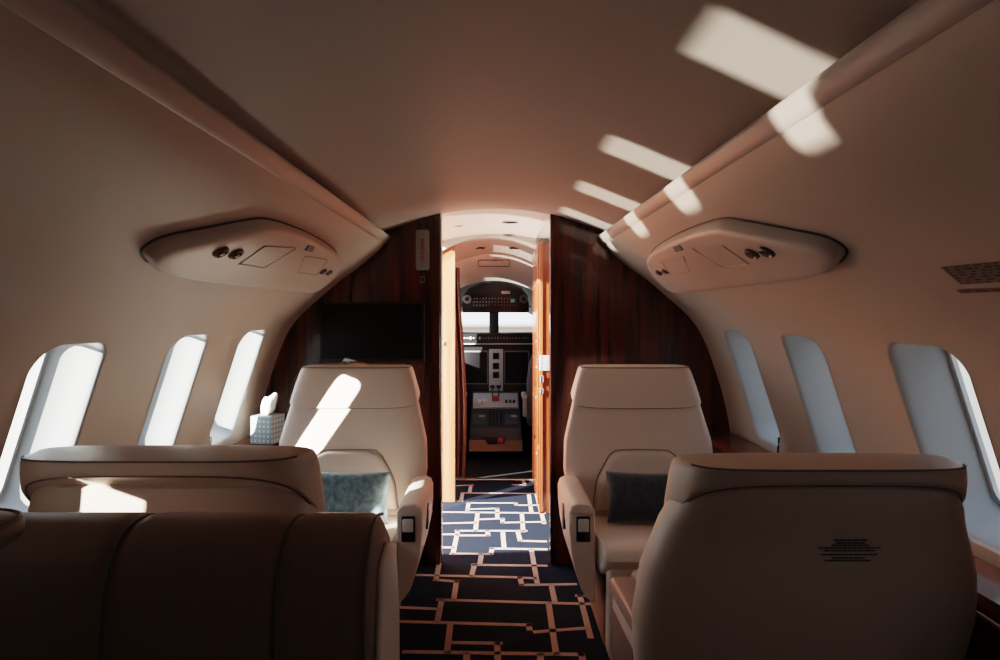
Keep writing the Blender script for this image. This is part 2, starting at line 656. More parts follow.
# windshield: two panes with a centre post and side posts
wz0, wz1, wy = 1.05, 1.40, 6.95
w = struct(MB().box((0.0, wy, 1.2), (.10, .06, .5), .015).box((-.80, wy - .2, 1.2), (.08, .08, .5), .015).box((.80, wy - .2, 1.2), (.08, .08, .5), .015)
           .box((0, wy, 1.43), (1.7, .08, .12), .01).box((0, wy, .9), (1.7, .08, .34), .01).build('window_15', BLACKM))
for side in (-1, 1):
    raw('pane', [(side * .04, wy + .01, wz0), (side * .8, wy - .15, wz0), (side * .8, wy - .15, wz1), (side * .04, wy + .01, wz1)], [[0, 1, 2, 3]], GLASS, w, smooth=False)
struct(raw('wall_cockpit_front', [(-.9, 7.0, 0), (.9, 7.0, 0), (.9, 7.0, 1.04), (-.9, 7.0, 1.04)], [[0, 1, 2, 3]], BLACKM, smooth=False))

# ------------------------------------------------------------------ seats
def seat_sections(z):
    """half width of the seat back at height z"""
    T = [(.34, .285), (.50, .314), (.64, .326), (.76, .320), (.88, .290), (.96, .270), (1.02, .254), (1.085, .240)]
    for i in range(len(T) - 1):
        if z <= T[i + 1][0]:
            t = (z - T[i][0]) / (T[i + 1][0] - T[i][0])
            t = max(t, 0)
            return T[i][1] * (1 - t) + T[i + 1][1] * t
    return T[-1][1]


def back_y(z):
    """front face of the seat back (local y) at height z"""
    return .185 + .30 * (z - .48) + .05 * max(0, .55 - z)


def ring3(z, sx, y0, y1, n, dz=None, N=64, tp=0.0):
    cy_ = (y0 + y1) / 2
    out = []
    for x, yv in sell(sx, (y1 - y0) / 2, n, N):
        out.append(Vector((x * (1 - tp * (yv / (y1 - y0) + .5)), cy_ + yv, z + (dz(cy_ + yv) if dz else 0))))
    return out


def make_seat(name, label, group, loc, rz, hz_front=.90, hz_rear=.975, wide=1.0, arm='high', ZT=1.078, slope=0.0, capw=1.0, LE=None):
    LE = LE or LEATHER
    near = slope > 0
    t = thing(name, label, 'seat', loc, rz, group)
    # backrest
    R = []
    zs = [.335, .345, .36, .40, .46, .52, .58, .64, .70, .76, .82, .87, .91] + ([.945, .965] if near else [.935])
    for i, z in enumerate(zs):
        w_ = seat_sections(z) * (1 + (wide - 1) * max(0, min(1, (1.08 - z) / .2)))
        th = .175 if z < .7 else .175 - .05 * (z - .7) / .3
        ins = {0: .05, 1: .02, 2: .006}.get(i, 0)
        y0 = back_y(z)
        R.append(ring3(z, w_ - ins, y0 + ins, y0 + th - ins + (.02 if near and z > .9 else 0), 3.6, tp=.09 * max(0, min(1, (z - .6) / .3)) if near else 0))
    z = .995 if near else .96
    R.append(ring3(z, seat_sections(z) - .02, back_y(z) + .02, back_y(z) + .10, 3.6, tp=.12 if near else 0))
    MB().loft(R).build('backrest', LE, t, sharp=60)
    # headrest cap wrapping front, sides and rear
    R = []
    prof_ = [(0, .030), (.004, .008), (.02, .0), (.2, -.002), (.5, -.004), (.78, -.004), (.91, -.002), (.965, .002), (.99, .011), (1.0, .022), (1.01, .06), (1.014, .10)]
    for f_, ins in prof_:
        zf = hz_front + (ZT - hz_front) * f_
        w_ = (.285 + .06 * (1 - f_) * (ZT - hz_front)) * capw if near else seat_sections(min(zf, 1.085))
        y0 = back_y(zf) - .012
        y1 = back_y(max(zf, hz_rear)) + (.165 if near else .150)
        sl = (hz_rear - hz_front) * (1 - f_) - slope * f_
        R.append(ring3(zf, w_ - ins, y0 + ins * .8, y1 - ins * .8, 4.2, lambda yy, y0=y0, y1=y1, sl=sl: sl * max(0, min(1, (yy - y0) / (y1 - y0))) ** 1.0, tp=.15 if near else 0))
    h = MB().loft(R).build('headrest', LE, t, sharp=60)
    MB().tube(R[1], .0028, 6, True).build('seam', PIPING, h)
    pr = [p for p in R[7]]
    if near:
        pr = sorted([p for p in pr if p.y > R[7][0].y + .01], key=lambda p: math.atan2(p.x, p.y - R[7][0].y + .2))
    MB().tube([p + Vector((0, 0, .002)) for p in pr], .0022, 6, not near).build('piping', PIPING, h)
    # lumbar panel
    zc = []
    out = [(-.215, .50), (-.195, .61), (-.150, .69), (-.125, .716), (-.09, .728), (.09, .728), (.125, .716), (.150, .69), (.195, .61), (.215, .50)]
    m_ = MB()
    rr = []
    for ins, pro in ((0, .002), (.002, .018), (.009, .028), (.02, .033), (.05, .036)):
        c_ = Vector((0, .62))
        rr.append([Vector((x * (1 - ins / .16), back_y(z_) - pro - .0, .62 + (z_ - .62) * (1 - ins / .13))) for x, z_ in out])
    V = [v for q in rr for v in q]
    n = len(out)
    Fc = [[i * n + k_, i * n + (k_ + 1) % n, (i + 1) * n + (k_ + 1) % n, (i + 1) * n + k_] for i in range(len(rr) - 1) for k_ in range(n)]
    Fc.append([(len(rr) - 1) * n + k_ for k_ in range(n)])
    m_.add(V, Fc)
    lu = m_.build('lumbar_panel', LE, t, sharp=70)
    MB().tube([Vector((x * 1.015, back_y(z_) - .001, z_ + (.004 if z_ > .7 else 0))) for x, z_ in catmull(out, 4)], .0026, 6, False).build('seam', GROOVE_SHADE, lu)  # line drawn as the shade in the groove round the panel
    # cushion with a rolled front edge, leg rest below it
    MB().prism([(-.295, .44), (-.312, .468), (-.300, .500), (-.26, .514), (-.18, .508), (.0, .490), (.26, .468), (.26, .36), (-.2, .38)], 'x', -.255, .255, .022, seg=4).build('seat_cushion', LE, t, sharp=50)
    MB().prism([(-.295, .12), (-.305, .20), (-.302, .432), (-.22, .432), (-.20, .12)], 'x', -.235, .235, .016).build('leg_rest', LE, t, sharp=50)
    MB().box((0, .06, .21), (.46, .42, .24), .02).box((0, .05, .045), (.36, .42, .09), .01).build('base', LEATHER_D, t)
    # armrests
    for sd in (-1, 1):
        if arm == 'high':
            o_ = [(.268, .28), (.268, .585), (.274, .612), (.290, .626), (.332, .630), (.352, .620), (.361, .596), (.360, .54), (.352, .46), (.336, .38), (.316, .322), (.298, .295), (.280, .28)]
            a = MB().prism([(sd * x, z_) for x, z_ in o_], 'y', -.20, .24, .014).build('armrest', LE, t, sharp=45)
            MB().prism([(sd * (.315 + (x - .315) * 1.03), z_ + .004) for x, z_ in [(.269, .594), (.275, .613), (.291, .627), (.333, .631), (.353, .620), (.361, .594)]], 'y', -.206, .22, .008).build('arm_pad', LE, a, sharp=45)
            # control panel recess with its silver latch on the front end
            MB().box((sd * .311, -.204, .545), (.050, .012, .092), .006).build('control_panel', BLACK, a)
            MB().box((sd * .311, -.212, .560), (.038, .010, .046), .004).build('latch_plate', WHITE, a)
            MB().prism([(yy, .53 + zz) for yy, zz in rrect(.032, .05, .03)], 'x', sd * .35, sd * .3645, .002).build('side_recess', BLACK, a)
            MB().box((sd * .364, .0, .525), (.006, .02, .05), .003).build('side_lever', CHROME, a)
        else:
            o_ = [(-.10, .20), (-.135, .40), (-.145, .50), (-.135, .528), (-.10, .534), (.20, .555), (.30, .56), (.30, .20)]
            a = MB().prism([(yy, z_) for yy, z_ in o_], 'x', sd * .280, sd * .340, .014).build('armrest', LE, t, sharp=45)
            MB().prism([(-.152, .49), (-.152, .528), (-.13, .546), (.25, .572), (.25, .53)], 'x', sd * .275, sd * .346, .010).build('arm_pad', LEATHER_D, a, sharp=45)
            MB().prism([(-.105, .23), (-.125, .40), (-.12, .46), (.16, .48), (.16, .23)], 'x', sd * .338, sd * .343, .002).build('side_recess', PIPING, a)
    return t


make_seat('cabin_seat', 'cream leather seat below the wall screen, blue pillow on it', 'pair of seats against the wooden bulkhead', (-.617, 2.585, 0), 0)
make_seat('cabin_seat', 'cream leather seat beside the aisle opening, dark slate pillow on it', 'pair of seats against the wooden bulkhead', (.63, 2.585, 0), 0)
rl = make_seat('cabin_seat', 'tan seat seen from behind, between the dark bench and the left windows', 'pair of seats turned towards the bulkhead', (-.685, 1.82, 0), PI, hz_front=.80, hz_rear=1.000, arm='low', wide=1.12, ZT=1.028, slope=.004, capw=1.10, LE=TANL)
rr_ = make_seat('cabin_seat', 'large tan seat seen from behind with small print on its back', 'pair of seats turned towards the bulkhead', (.687, 1.82, 0), PI, hz_front=.79, hz_rear=.980, arm='low', wide=1.15, ZT=1.010, slope=.004, capw=1.10, LE=TANL)
# print on the rear of the right-hand seat (local +y is its rear)
m_ = MB()
rnd = random.Random(5)
rows = [(834, 867, 540), (836, 865, 543), (832, 869, 545.5), (819, 881, 548.2), (824, 876, 551), (822, 878, 555.2), (833, 866, 558.8), (826, 872, 561.5)]
for x0, x1, yy in rows:
    Y = 1.374
    xa = x0
    while xa < x1:
        wd = rnd.uniform(2.5, 7)
        xb = min(xa + wd, x1)
        p, q = at(xa, yy, Y), at(xb, yy, Y)
        m_.box(((.687 - (p.x + q.x) / 2), 0, p.z), (q.x - p.x, .004, .0030))
        xa = xb + .7
pl = m_.build('placard_print', INK, rr_, smooth=False)
# lay the print on the curved back
bk = None
for c_ in rr_.children:
    if c_.name.startswith('backrest'):
        bk = c_
for v in pl.data.vertices:
    hit, loc, nor, idx = bk.ray_cast(Vector((v.co.x, 1.5, v.co.z)), Vector((0, -1, 0)))
    if hit:
        v.co.y = loc.y + (.0012 if v.co.y > 0 else .0002)


# ------------------------------------------------------------------ dark bench in the foreground
def make_bench():
    t = thing('double_bench', 'dark brown leather bench with vertical seams, nearest of the seats on the left', 'bench', (-.63, .80, 0))
    ox, oy = .63, -.80
    prof_b = [(.965, .40), (.945, .60), (.940, .80), (.945, .90), (.958, .950), (.985, .983), (1.02, .998), (1.06, 1.0), (1.10, .99), (1.14, .965), (1.155, .90), (1.16, .40)]
    xs = [-.805, -.555, -.312, -.155]
    rings = []
    X0, X1 = -.805, -.176
    N = 60
    for i in range(N + 1):
        x = X0 + (X1 - X0) * i / N
        e = min(x - X0, X1 - x)
        sh = 0 if e > .03 else .03 * (1 - math.sqrt(max(0, 1 - (1 - e / .03) ** 2)))
        dseam = min(abs(x - s_) for s_ in (-.555, -.312))
        sh += .006 * math.exp(-(dseam / .010) ** 2)
        ring = []
        for yy, zz in prof_b:
            cy_, cz_ = 1.05, .70
            d = Vector((yy - cy_, zz - cz_))
            L_ = d.length
            if zz > .41:
                d = d * ((L_ - sh) / L_)
            ring.append(Vector((x + ox, cy_ + d.x + oy, cz_ + d.y)))
        rings.append(ring)
    b = MB().loft(rings).build('back_cushion', BROWN, t, sharp=0)
    for s_ in (-.555, -.312):
        MB().tube([(s_ + ox, y_ + oy - .0005, z_ + .0) for y_, z_ in catmull([(1.05 + (a - 1.05) * .985, .70 + (c - .70) * .985) for a, c in prof_b[:10]], 5)], .0022, 6).build('seam', SEAM, b)
    MB().tube([(-.184 + ox, y_ + oy, z_) for y_, z_ in catmull([(1.05 + (a - 1.05) * .99, .70 + (c - .70) * .99) for a, c in prof_b[:9]], 5)], .003, 6).build('piping', PIPING, b)
    # raised headrest pad on the window side, projecting towards the viewer
    R = []
    for f_, ins in ((0, .03), (.08, .008), (.3, 0), (.7, 0), (.85, .004), (.95, .012), (1.0, .03), (1.01, .1)):
        zf = 1.020 + (1.056 - 1.020) * f_
        cx_ = -.825
        R.append([Vector((cx_ + px_ + ox, .79 + py_ + oy, zf)) for px_, py_ in sell(.215 - ins, .125 - ins, 5)])
    hd = MB().loft(R).build('headrest', BROWN, t, sharp=60)
    MB().tube([p + Vector((0, 0, .001)) for p in R[4]], .003, 6, True).build('piping', PIPING, hd)
    MB().box((-.935 + ox, .80 + oy, .74), (.17, .24, .565), .02).build('window_side_back', BROWN, t)
    MB().prism([(.40, .30), (.38, .42), (.42, .465), (.94, .47), (.95, .30)], 'x', -1.02 + ox, -.165 + ox, .02).build('seat_cushion', BROWN, t) if False else None
    m = MB().prism([(.40 + oy, .30), (.38 + oy, .42), (.42 + oy, .465), (.955 + oy, .47), (.955 + oy, .30)], 'x', -1.02 + ox, -.185 + ox, .02)
    m.build('seat_cushion', BROWN, t)
    MB().box((-.60 + ox, .78 + oy, .15), (.82, .66, .30), .02).build('base', LEATHER_D, t)
    # aisle-side shell; the light falling on it is put in as paler leather
    MB().prism([(.98 + oy, .12), (.97 + oy, .80), (1.0 + oy, .93), (1.06 + oy, .955), (1.13 + oy, .93), (1.17 + oy, .8), (1.19 + oy, .12)], 'x', -.177 + ox, -.165 + ox, .006).build('side_shell', LEATHER, t)
    return t


make_bench()


# ------------------------------------------------------------------ pillows
def pillow(label, m, loc, rot, w_, h_, th):
    N = 22
    V, Fc = [], []
    for sg_ in (1, -1):
        for j in range(N + 1):
            for i in range(N + 1):
                u, v = i / N * 2 - 1, j / N * 2 - 1
                px_ = 1 - .07 * (1 - u * u) * 0
                x = u * w_ / 2 * (1 - .05 * (1 - v * v) + .0)
                x = u * w_ / 2 * (1 - .06 * (1 - abs(v)) ** 1)
                z = v * h_ / 2 * (1 - .10 * (1 - abs(u)) ** 1) if False else v * h_ / 2 * (.93 + .07 * abs(u) ** 2)
                y_ = sg_ * th / 2 * (max(0, 1 - u ** 4) ** .55) * (max(0, 1 - v ** 4) ** .55)
                V.append((x, y_, z))
    M = (N + 1) ** 2
    for s_ in (0, 1):
        for j in range(N):
            for i in range(N):
                a = s_ * M + j * (N + 1) + i
                Fc.append([a, a + 1, a + N + 2, a + N + 1])
    me = bpy.data.meshes.new('pillow')
    me.from_pydata(V, [], Fc)
    bm = bmesh.new()
    bm.from_mesh(me)
    bmesh.ops.remove_doubles(bm, verts=bm.verts, dist=.0006)
    bmesh.ops.recalc_face_normals(bm, faces=bm.faces)
    bm.to_mesh(me)
    bm.free()
    o = link('throw_pillow', me, m)
    o.location = loc
    o.rotation_euler = rot
    tag(o, label, 'pillow', 'small pillows on the bulkhead seats')
    return o


pillow('muted blue velvet pillow on the seat below the wall screen', PILLOW_B, (-.606, 2.640, .588), (math.radians(-17), math.radians(1), 0), .385, .202, .10)
pillow('dark slate pillow on the seat beside the aisle opening', PILLOW_G, (.628, 2.640, .586), (math.radians(-17), math.radians(1), 0), .365, .198, .10)

# ------------------------------------------------------------------ tissue box
t = thing('tissue_box', 'small patterned teal and white tissue box on the left ledge', 'tissue box', (-1.075, 3.17, .70), math.radians(-16))
bx = MB().box((0, 0, .0665), (.112, .112, .131), .003).build('box', BOXM, t)
MB().prism(rrect(.034, .02, .019), 'z', .1315, .1335).build('opening', BLACK, t)
R = []
for zz, w_, d_, ox in ((.128, .026, .010, 0), (.15, .034, .014, .002), (.175, .040, .016, .006), (.20, .040, .013, .012), (.218, .038, .008, .016), (.226, .034, .003, .018)):
    R.append([Vector((ox + px_ + .003 * math.sin(5 * px_ / .03 + zz * 60), py_ * (1 + .4 * math.sin(px_ * 160)), zz + .012 * math.sin(px_ * 70))) for px_, py_ in sell(w_, d_, 2.2, 28)])
MB().loft(R).build('tissue', TISSUE, t, sharp=70)

# ------------------------------------------------------------------ wall screen and signs on the bulkhead
t = thing('wall_screen', 'black flat screen mounted on the wooden bulkhead', 'television', at(373, 332, YB))
p0, p1 = at(321, 302, YB - .03), at(425.5, 361.5, YB - .03)
W_, H_ = p1.x - p0.x, p0.z - p1.z
MB().box((0, -.016, 0), (W_, .032, H_), .004).build('housing', BLACK, t)
MB().box((0, -.033, .003), (W_ - .02, .003, H_ - .026), .001).build('screen', SCREEN, t)


def letters(txt, size, m, parent, loc, rot):
    cu = bpy.data.curves.new('lettering', 'FONT')
    cu.body = txt
    cu.size = size
    cu.align_x = 'CENTER'
    cu.align_y = 'CENTER'
    cu.extrude = .0006
    cu.offset = .0010
    cu.space_line = .84
    cu.materials.append(m)
    tmp = bpy.data.objects.new('tmp', cu)
    C.objects.link(tmp)
    bpy.context.view_layer.update()
    me = bpy.data.meshes.new_from_object(tmp.evaluated_get(bpy.context.evaluated_depsgraph_get()))
    bpy.data.objects.remove(tmp)
    bpy.data.curves.remove(cu)
    o = bpy.data.objects.new('lettering', me)
    C.objects.link(o)
    o.parent = parent
    o.location = loc
    o.rotation_euler = rot
    return o


t = thing('exit_sign', 'pale vertical plate lettered EXIT in red on the wooden bulkhead', 'sign', at(422.7, 250, YB))
MB().prism(rrect(.035, .105, .010), 'y', -.008, 0, .001).build('plate', PLATE, t)
letters('E\nX\nI\nT', .036, RED, t, (0, -.0095, -.004), (PI / 2, 0, 0))
m_ = MB()
c_ = at(422.7, 279.5, YB - .001)
for a, b in (((-.011, .014), (-.011, -.016)), ((-.011, -.016), (.007, -.016)), ((.007, -.016), (.009, .014)), ((-.014, .014), (.013, .016))):
    m_.tube([c_ + Vector((a[0], 0, a[1])), c_ + Vector((b[0], 0, b[1]))], .0016, 6)
tag(m_.build('pictogram_sticker', PLATE), 'tiny pale pictogram on the bulkhead just under the exit plate', 'sticker')

# ------------------------------------------------------------------ overhead service pods
PSU_OUT = -.045


def make_pod(side, label):
    t = thing('overhead_service_pod', label, 'service panel', lp(side, 2.4, .28), 0, 'overhead service pods')
    org = lp(side, 2.4, .28)
    # outline in (Y, s): long lower edge, shorter upper edge, rounded ends
    sU, sL = .205, .470
    ol = catmull([(1.63, .408), (1.56, .375), (1.575, .325), (1.67, .27), (1.80, .210), (1.92, .172), (2.15, .160), (2.45, .163), (2.75, .180), (2.93, .212), (3.06, .27), (3.14, .33), (3.16, .385), (3.10, .418), (2.95, .425), (2.5, .426), (2.1, .425), (1.8, .422), (1.63, .408)], 5)[:-1]
    cyy, css = 2.38, .30
    rings = []
    for sc_, out in ((1.0, .004), (1.0, -.012), (.997, -.026), (.985, -.037), (.955, -.043), (.9, -.046), (.6, -.048), (.3, -.049), (.04, -.05)):
        rings.append([lp(side, cyy + (a - cyy) * sc_, css + (b - css) * sc_, out) - org for a, b in ol])
    MB().loft(rings).build('cover', LINER if False else POD, t, sharp=60)
    # dark line along the wall joint, also drawn as the pod's edge shadow
    MB().tube([lp(side, a, b, -.002) - org for a, b in [(cyy + (p - cyy) * 1.004, css + (q - css) * 1.012) for p, q in ol]], .0032, 6, True).build('gasket', SEAM, t)

    def onp(px, py):
        px_ = px if side < 0 else 2 * CX - px - 0
        sd, Y, s = liner_hit(px_ if side < 0 else px, py, -.049)
        return Y, s

    def P(Y, s, o=-.0505):
        return lp(side, Y, s, o) - org

    def pix(px, py):
        # details are read off the left pod and mirrored onto the right one
        sd, Y, s = liner_hit(px, py, -.050)
        return Y, s

    def disc(name, Y, s, ry, rs, m, o=-.0535, inner=True):
        n = 22
        rim = [P(Y + ry * math.cos(2 * PI * k_ / n), s + rs * math.sin(2 * PI * k_ / n), o) for k_ in range(n)]
        mid = [P(Y + .8 * ry * math.cos(2 * PI * k_ / n), s + .8 * rs * math.sin(2 * PI * k_ / n), o - .003) for k_ in range(n)]
        cen = [P(Y + .5 * ry * math.cos(2 * PI * k_ / n), s + .5 * rs * math.sin(2 * PI * k_ / n), o + .003) for k_ in range(n)]
        base = [P(Y + 1.05 * ry * math.cos(2 * PI * k_ / n), s + 1.05 * rs * math.sin(2 * PI * k_ / n), -.046) for k_ in range(n)]
        v = MB().loft([base, rim, mid, cen]).build(name, m, t, sharp=30)
        nub = [[P(Y + f * ry * math.cos(2 * PI * k_ / n), s + f * rs * math.sin(2 * PI * k_ / n), o - d) for k_ in range(n)] for f, d in ((.36, -.002), (.34, .004), (.1, .006))]
        MB().loft(nub).build('nozzle', BRONZE, v, sharp=30)
        return v

    for px, py in ((221, 252.5), (236, 254)):
        Y, s = pix(px, py)
        disc('air_vent', Y, s, .027, .021, VENT)
    for px, py in ((323, 271.5), (329, 272.5)):
        Y, s = pix(px, py)
        disc('reading_light', Y, s, .020, .015, VENT)

    def outline(name, pts, m, r=.0022):
        q = [P(*pix(px, py), o=-.0495) for px, py in pts]
        dense = []
        for i in range(len(q)):
            a, b = q[i], q[(i + 1) % len(q)]
            dense += [a.lerp(b, j / 6) for j in range(6)]
        return MB().tube(dense, r, 6, True).build(name, m, t)

    outline('mask_door', [(239, 264), (265, 246), (296, 248), (264, 267.5)], PODLINE)
    outline('access_door', [(298, 272.5), (305, 256), (328, 260), (317, 275)], PODLINE, .0018)
    q = [P(*pix(px, py), o=-.0515) for px, py in ((305, 250), (309, 245.5), (315, 247), (312, 251.5))]
    q2 = [P(*pix(px, py), o=-.046) for px, py in ((305, 250), (309, 245.5), (315, 247), (312, 251.5))]
    MB().loft([q2, q]).build('indicator_lens', GREYP, t, smooth=False)
    return t


BRONZE = mat('nozzle_bronze', (.30, .22, .17), .3, metal=.6)
VENT = mat('vent_bronze', (.09, .06, .05), .35)
POD = mat('pod_plastic', (.52, .43, .375), .4, bump=(200, .05))
PODLINE = mat('pod_joint', (.47, .345, .285), .5)
make_pod(-1, 'beige overhead pod with air vents above the left windows')
make_pod(1, 'beige overhead pod with air vents above the right windows')

# placards on the right wall
t = None
m1, m2 = MB(), MB()


def wall_patch(corners, out, nx=1, ny=1):
    """quad on the liner given by four pixels"""
    hits = [liner_hit(px, py, 0) for px, py in corners]
    return hits


def quad_strip(mb, a, b, c, d, out, mi=0):
    # a,b,c,d are (Y,s)
    mb.add([lp(1, *a, out), lp(1, *b, out), lp(1, *c, out), lp(1, *d, out)], [[0, 1, 2, 3]], mi)


h0 = liner_hit(944, 266)
h1 = liner_hit(957, 284)
Yf, sa, sb = (h0[1] + h1[1]) / 2, h0[2], h1[2]
rnd = random.Random(11)
m_ = MB()
quad_strip(m_, (Yf, sa), (Yf - .36, sa), (Yf - .36, sb), (Yf, sb), -.0012)
nr = 7
for r_ in range(nr):
    s0 = sa + (sb - sa) * (r_ + .2) / nr
    s1 = sa + (sb - sa) * (r_ + .75) / nr
    y_ = Yf - .006
    while y_ > Yf - .35:
        l_ = rnd.uniform(.006, .022)
        quad_strip(m_, (y_, s0), (max(y_ - l_, Yf - .355), s0), (max(y_ - l_, Yf - .355), s1), (y_, s1), -.002, 2 if rnd.random() < .22 else 1)
        y_ -= l_ + rnd.uniform(.006, .02)
tag(m_.build('instruction_placard', [PLAC, PINK_, PRED], smooth=False), 'small grey placard with dark and red print high on the right wall', 'placard')
h2 = liner_hit(956, 288.5)
h3 = liner_hit(960, 292.5)
m_ = MB()
quad_strip(m_, (h2[1], h2[2]), (h2[1] - .33, h2[2]), (h2[1] - .33, h3[2]), (h2[1], h3[2]), -.0012)
y_ = h2[1] - .006
while y_ > h2[1] - .32:
    l_ = rnd.uniform(.02, .05)
    ds = (h3[2] - h2[2]) * .18
    quad_strip(m_, (y_, h2[2] + ds), (y_ - l_, h2[2] + ds), (y_ - l_, h3[2] - ds), (y_, h3[2] - ds), -.002, 1)
    y_ -= l_ + .008
tag(m_.build('strip_placard', [PLAC, PRED], smooth=False), 'narrow reddish strip label just below the grey wall placard', 'placard')

# ------------------------------------------------------------------ vestibule contents
t = thing('galley_cabinet', 'tall reddish wooden cabinet just beyond the bulkhead, right of the aisle', 'cabinet', (.62, 4.75, 0))
ox, oy = -.62, -4.75
MB().box((.70 + ox, 4.78 + oy, .885), (.80, .80, 1.77), .004).build('carcass', WOOD_R, t)
for z0, z1 in ((.04, .42), (.44, .80), (.82, 1.0)):
    d = MB().box((.297 + ox, 4.60 + oy, (z0 + z1) / 2), (.016, .36, z1 - z0 - .01), .004).build('drawer_front', WOOD_R, t)
    MB().box((.286 + ox, 4.47 + oy, z1 - .05), (.012, .03, .02), .004).build('latch', CHROME, d)
d = MB().box((.297 + ox, 4.60 + oy, 1.42), (.016, .36, .72), .004).build('door', WOOD_R, t)
MB().box((.286 + ox, 4.47 + oy, 1.12), (.012, .03, .02), .004).build('latch', CHROME, d)
MB().box((.335 + ox, 4.376 + oy, .985), (.075, .006, .10), .002).build('notice_plate', GREYL, t)
MB().box((.313 + ox, 4.374 + oy, .88), (.02, .014, .05), .004).build('strike_plate', CHROME, t)
MB().box((.313 + ox, 4.374 + oy, .80), (.02, .014, .04), .004).build('latch', CHROME, t)
MB().box((.315 + ox, 4.376 + oy, .90), (.006, .006, 1.78)).build('edge_strip', WOOD_L, t)

m_ = MB()
m_.box((-.345, 4.628, 1.10), (.020, .006, .03), .002)
tag(m_.build('door_strike', CHROME), 'small metal strike on the bright wooden partition beyond the bulkhead', 'strike plate')

# curtain gathered at the left side of the cockpit entry
V, Fc = [], []
nx, nz = 40, 16
for j in range(nz + 1):
    z = .05 + (1.66 - .05) * j / nz
    for i in range(nx + 1):
        u = i / nx
        x = -.385 + u * (.155 + .02 * math.sin(z * 3) - .03 * max(0, z - 1.1))
        V.append((x, 5.12 + .022 * math.sin(u * 26 + z * .6) + .006 * math.sin(u * 61), z))
for j in range(nz):
    for i in range(nx):
        a = j * (nx + 1) + i
        Fc.append([a, a + 1, a + nx + 2, a + nx + 1])
tag(raw('curtain', V, Fc, CURT), 'reddish brown curtain gathered at the left of the cockpit entry', 'curtain')

# ceiling fittings in the vestibule
def arch_z(y, x, ya=YB + .045, za=1.862, yb=4.62, zb=1.858, k=.9):
    f = (y - ya) / (yb - ya)
    return za + (zb - za) * f - k * x * x


def solve_ceiling(px, py, ya, za, yb, zb, k):
    y = ya
    while y < yb:
        x = (px - CX) / F * y
        if CZ + (CY - py) / F * y >= arch_z(y, x, ya, za, yb, zb, k):
            break
        y += .01
    return (px - CX) / F * y, y, arch_z(y, (px - CX) / F * y, ya, za, yb, zb, k)


A_ = (YB + .012, 1.866, 4.62, 1.858, .37)
B_ = (4.60, 1.845, 5.22, 1.775, .8)
for px, py, lab in ((510, 221.5, 'flush ceiling vent just beyond the bulkhead, nearer of the two'), (508, 234.3, 'flush ceiling vent just beyond the bulkhead, farther of the two')):
    x, y, z = solve_ceiling(px, py, *A_)
    t = thing('ceiling_vent', lab, 'vent', (x, y, z), 0, 'flush vents in the entry ceiling')
    MB().prism(rrect(.05, .035, .02), 'z', -.006, .002, .002).build('frame', CHROME, t)
    MB().prism(rrect(.022, .024, .015), 'z', -.009, -.004).build('grille', BLACK, t)
x, y, z = solve_ceiling(457, 226, *A_)
m_ = MB()
for i in range(4):
    m_.box((x - .022 + i * .015, y, z - .002), (.011, .03, .002))
tag(m_.build('ceiling_label', RED, smooth=False), 'tiny red print label on the entry ceiling near the bulkhead', 'label')
for px, lab in ((480, 'small recessed downlight before the cockpit, left of the pair'), (514, 'small recessed downlight before the cockpit, right of the pair')):
    x, y, z = solve_ceiling(px, 248, *B_)
    t = thing('downlight', lab, 'light', (x, y, z), 0, 'downlights before the cockpit')
    MB().cyl((0, 0, -.008), (0, 0, .004), .034, .038).build('ring', BLACK, t)
    MB().cyl((0, 0, -.010), (0, 0, .0), .016, .018).build('lens', GREYL, t)
# hatch outline on the cockpit ceiling
t = thing('ceiling_hatch', 'rounded rectangular hatch outlined on the ceiling at the cockpit entry', 'hatch', (0, 5.4, 1.70))
MB().tube([(px_, py_, .022 - .223 * py_ - .75 * px_ * px_) for px_, py_ in rrect(.125, .085, .02)], .003, 6, True).build('joint', SEAM, t)
MB().box((.0, -.08, .03), (.05, .01, .01), .002).build('catch', PODLINE, t)

# ------------------------------------------------------------------ cockpit
t = thing('overhead_console', 'black arched overhead switch panel above the windshield', 'control panel', (.012, 5.95, 1.32))
pts = [(-.30, -.005), (-.30, .07), (-.285, .15), (-.235, .215), (-.13, .255), (0, .268), (.13, .255), (.235, .215), (.285, .15), (.30, .07), (.30, -.005)]
MB().prism(pts, 'y', 0, .10, .008).build('housing', BLACK, t)
for sx in (-1, 1):
    d = MB().cyl((sx * .252, -.012, .115), (sx * .252, .01, .115), .036, .040).build('air_outlet', GREYP, t)
    MB().cyl((sx * .252, -.016, .115), (sx * .252, -.006, .115), .018).build('nozzle', BLACK, d)
rnd = random.Random(2)
for r_ in range(3):
    for i in range(15):
        MB().box((-.19 + i * .027, -.010, .06 + r_ * .030), (.007, .022, .013), .002).build('switch', GREYP, t)
MB().box((.095, -.004, .175), (.075, .006, .028), .002).build('label_plate', TAN, t)
MB().box((.155, -.006, .10), (.035, .008, .03), .002).build('small_display', mat('teal_display', (.10, .22, .24), .3, emit=((.2, .5, .55), .15)), t)  # teal glow added as a reflection on the console

t = thing('glareshield', 'black glareshield with a row of pale knobs under the windshield', 'glareshield', (0, 6.40, 1.02))
MB().prism([(0, 0), (0, .092), (.06, .105), (.52, .075), (.52, 0)], 'x', -.78, .78, .006).build('hood', BLACK, t)
MB().box((0, -.008, -.006), (1.5, .02, .012), .003).build('light_rail', GREYL, t)
for i in range(24):
    x = -.34 + i * .029
    k_ = MB()
    if i % 3 == 1:
        k_.box((x, -.010, .050), (.016, .016, .026), .002)
    else:
        k_.cyl((x, .004, .05), (x, -.022, .05), .009, .007, 12)
    k_.build('knob', WHITE if i < 8 else GREYP, t)

